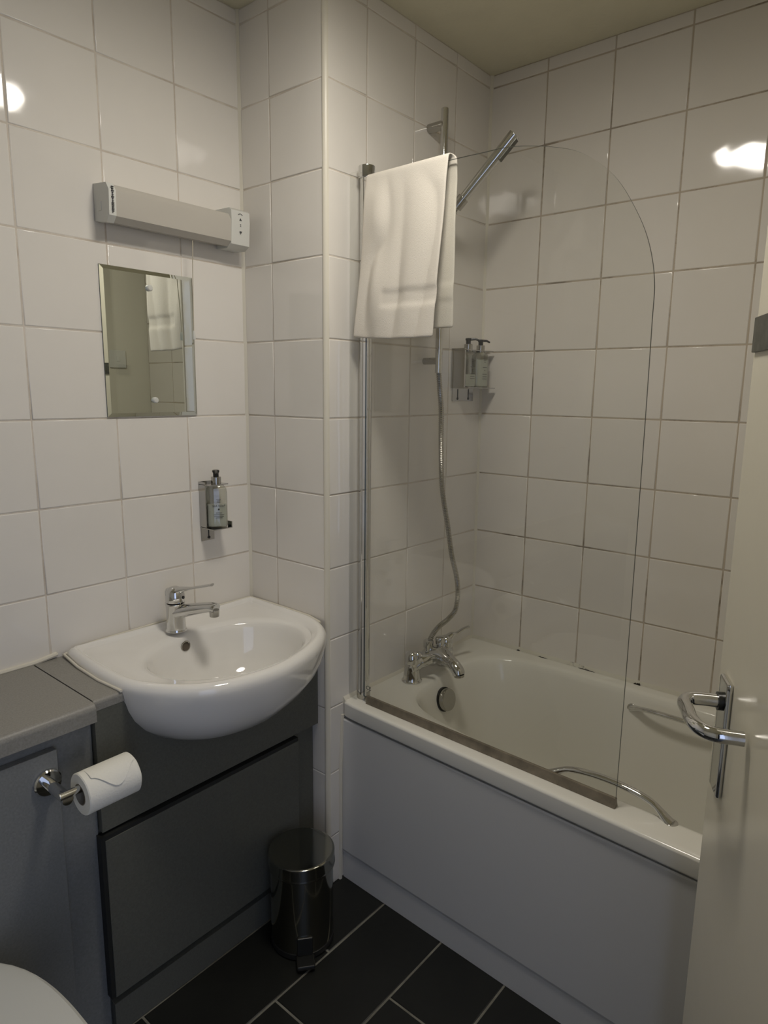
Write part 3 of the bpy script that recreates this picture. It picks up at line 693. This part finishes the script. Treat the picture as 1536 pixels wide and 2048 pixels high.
for x, r in ((-.7135, .019), (-.7135, .0205), (-.6075, .0205), (-.6075, .019), (-.7135, .019)): rs.append([(x, -.372+r*math.cos(2*PI*i/40), -.6855+r*math.sin(2*PI*i/40)) for i in range(40)])
rings(bm, rs, False, False); obj('core', bm, 'card', rl)
bm = B()      # loose end sheet with a torn, curved edge lying on the roll
G1 = []
for i in range(15):
    u = i/14; x = -.700+.088*u; ea = 1.05-.72*math.sin(u*PI)**1.3+.06*math.sin(u*9)
    G1.append([(x, -.372-(.0410+.0022*(j/10)**3)*math.cos(2.2+(ea-2.2)*j/10), -.6855+(.0410+.0022*(j/10)**3)*math.sin(2.2+(ea-2.2)*j/10)) for j in range(11)])
for a, b in zip(G1, G1[1:]):
    pass
for i in range(14):
    for j in range(10):
        vs = [bm.verts.new(p) for p in (G1[i][j], G1[i+1][j], G1[i+1][j+1], G1[i][j+1])]; bm.faces.new(vs)
bmesh.ops.remove_doubles(bm, verts=bm.verts, dist=1e-5)
obj('loose_sheet', bm, 'paper', rl, sm=180)

# ---------------------------------------------------------------- pedal bin
pb = thing('pedal_bin', 'small stainless steel pedal bin on the floor between the vanity and the bath', 'pedal bin', (-.178, -.395, -H))
bc3 = Vector((-.172, -.394, -H))
bm = B(); lathe(bm, [(.078, .002), (.082, .004), (.082, .018), (.078, .020)], bc3, 48); obj('base_ring', bm, 'black', pb)
bm = B(); lathe(bm, [(.0795, .018), (.0815, .022), (.0815, .222), (.080, .224)], bc3, 64); obj('bin_body', bm, 'bin_steel', pb)
bm = B(); lathe(bm, [(.085, .222), (.0865, .224), (.0865, .228), (.0855, .230), (.0855, .256), (.0848, .2588), (.0825, .2605), (.079, .2610), (.04, .2613), (.01, .2614)], bc3, 64); obj('lid', bm, 'bin_steel', pb)
fd = Vector((-.62, -.78, 0)).normalized(); sd = Vector((-fd.y, fd.x, 0))
bm = B(); obox(bm, bc3+fd*.082+Vector((0, 0, .045)), sd, fd, Z_, .040, .010, .050, .003); obj('pedal_bracket', bm, 'black', pb)
bm = B(); obox(bm, bc3+fd*.100+Vector((0, 0, .014)), sd, fd, Z_, .046, .040, .012, .004); obj('pedal', bm, 'black', pb)
hd = Vector((.9, .43, 0)).normalized(); hs2 = Vector((-hd.y, hd.x, 0))
bm = B(); obox(bm, bc3+hd*.089+Vector((0, 0, .19)), hs2, hd, Z_, .05, .012, .10, .003); obj('hinge_cover', bm, 'black', pb)

# ---------------------------------------------------------------- toilet (only the lid shows)
wc_ = thing('toilet', 'white toilet with closed lid in the lower left corner, against the grey cabinet', 'toilet', (-1.03, -.5, -H))
def dring(k, z, yb=-.30, yf=-.80, hw=.20, cx_=-1.03, n=64):
    out = []; cy_ = yb-.30
    for i in range(n):
        a = 2*PI*i/n; c_, s_ = math.cos(a), math.sin(a); hyf = (yf-cy_)*-1; hyb = yb-cy_
        if s_ < 0: p = (2.2, hyf)
        else: p = (2.6, hyb)
        r = (abs(c_/hw)**p[0]+abs(s_/p[1])**p[0])**(-1/p[0]); out.append((cx_+r*c_*k, cy_+r*s_*k, z))
    return out
bm = B(); rings(bm, [dring(.55, -H+.002, yb=-.292), dring(.57, -H+.02, yb=-.292), dring(.55, -H+.12, yb=-.292), dring(.72, -H+.25, yb=-.292), dring(.92, -H+.35, yb=-.30), dring(.965, -H+.385, yb=-.30), dring(.94, -H+.395, yb=-.30)]); obj('pan', bm, 'ceramic', wc_)
bm = B(); rings(bm, [dring(.97, -H+.396), dring(1, -H+.400), dring(1, -H+.410), dring(.985, -H+.413)]); obj('seat', bm, 'white_plastic', wc_)
bm = B(); rings(bm, [dring(.985, -H+.4135), dring(1.0, -H+.417), dring(1.0, -H+.422), dring(.97, -H+.4275), dring(.85, -H+.430), dring(.3, -H+.432)]); obj('lid', bm, 'white_plastic', wc_)
bm = B(); cyl(bm, (-1.10, -.318, -H+.424), (-.96, -.318, -H+.424), .012, None, 16, .001); obj('seat_hinge', bm, 'chrome', wc_)

# ---------------------------------------------------------------- open door
al = math.radians(26); dv = Vector((math.cos(al), math.sin(al), 0)); nv = Vector((-dv.y, dv.x, 0))
P0 = Vector((-.187, -1.327, 0)); DW = .80
dr = thing('door_1', 'open cream painted door leaf at the right edge, seen along its face', 'door', tuple(P0-dv*DW+Vector((0, 0, -H))))
bm = B(); obox(bm, P0-dv*DW/2-nv*.02+Vector((0, 0, (-H+.008+.64)/2)), dv, nv, Z_, DW, .04, H-.008+.64, .002); lf = obj('leaf', bm, 'door', dr, sm=20)
S = P0-dv*.058
bm = B(); obox(bm, S+nv*.004+Vector((0, 0, -.405)), dv, nv, Z_, .044, .009, .172, .0035); obj('back_plate', bm, 'chrome', dr)
bm = B(); zz = Vector((0, 0, -.353)); cyl(bm, S+nv*.008+zz, S+nv*.014+zz, .013, .013, 20); obj('bearing', bm, 'black', dr)
hp2 = [S+nv*.010+zz, S+nv*.038+zz, S+nv*.052-dv*.004+zz, S+nv*.060-dv*.018+zz, S+nv*.060-dv*.045+zz, S+nv*.060-dv*.070+zz, S+nv*.053-dv*.093+zz, S+nv*.038-dv*.105+zz, S+nv*.006-dv*.108+zz]
bm = B(); tube(bm, catmull(hp2, 7), .0095, 20); obj('lever_handle', bm, 'chrome', dr, sm=60)
bm = B(); obox(bm, P0-dv*.055+nv*.002+Vector((0, 0, .152)), dv, nv, Z_, .100, .005, .046, .001); obj('wall_plate', bm, 'plate', dr)
bm = B()
for z in (.45, -.35, -1.1): cyl(bm, P0-dv*(DW+.004)+Vector((0, 0, z)), P0-dv*(DW+.004)+Vector((0, 0, z+.09)), .006, None, 12)
obj('hinge', bm, 'steel', dr)
# fused spur / switch on the painted front wall, seen in the mirror
sw = thing('wall_switch', 'small square switch plate on the painted wall, seen dimly in the mirror', 'switch', (.555, YF, .215))
bm = B(); box(bm, .512, .598, YF+.0005, YF+.010, .172, .258, .003); obj('switch_plate', bm, 'white_plastic', sw)
bm = B(); box(bm, .547, .563, YF+.010, YF+.014, .203, .227, .0015); obj('rocker', bm, 'white_plastic', sw)
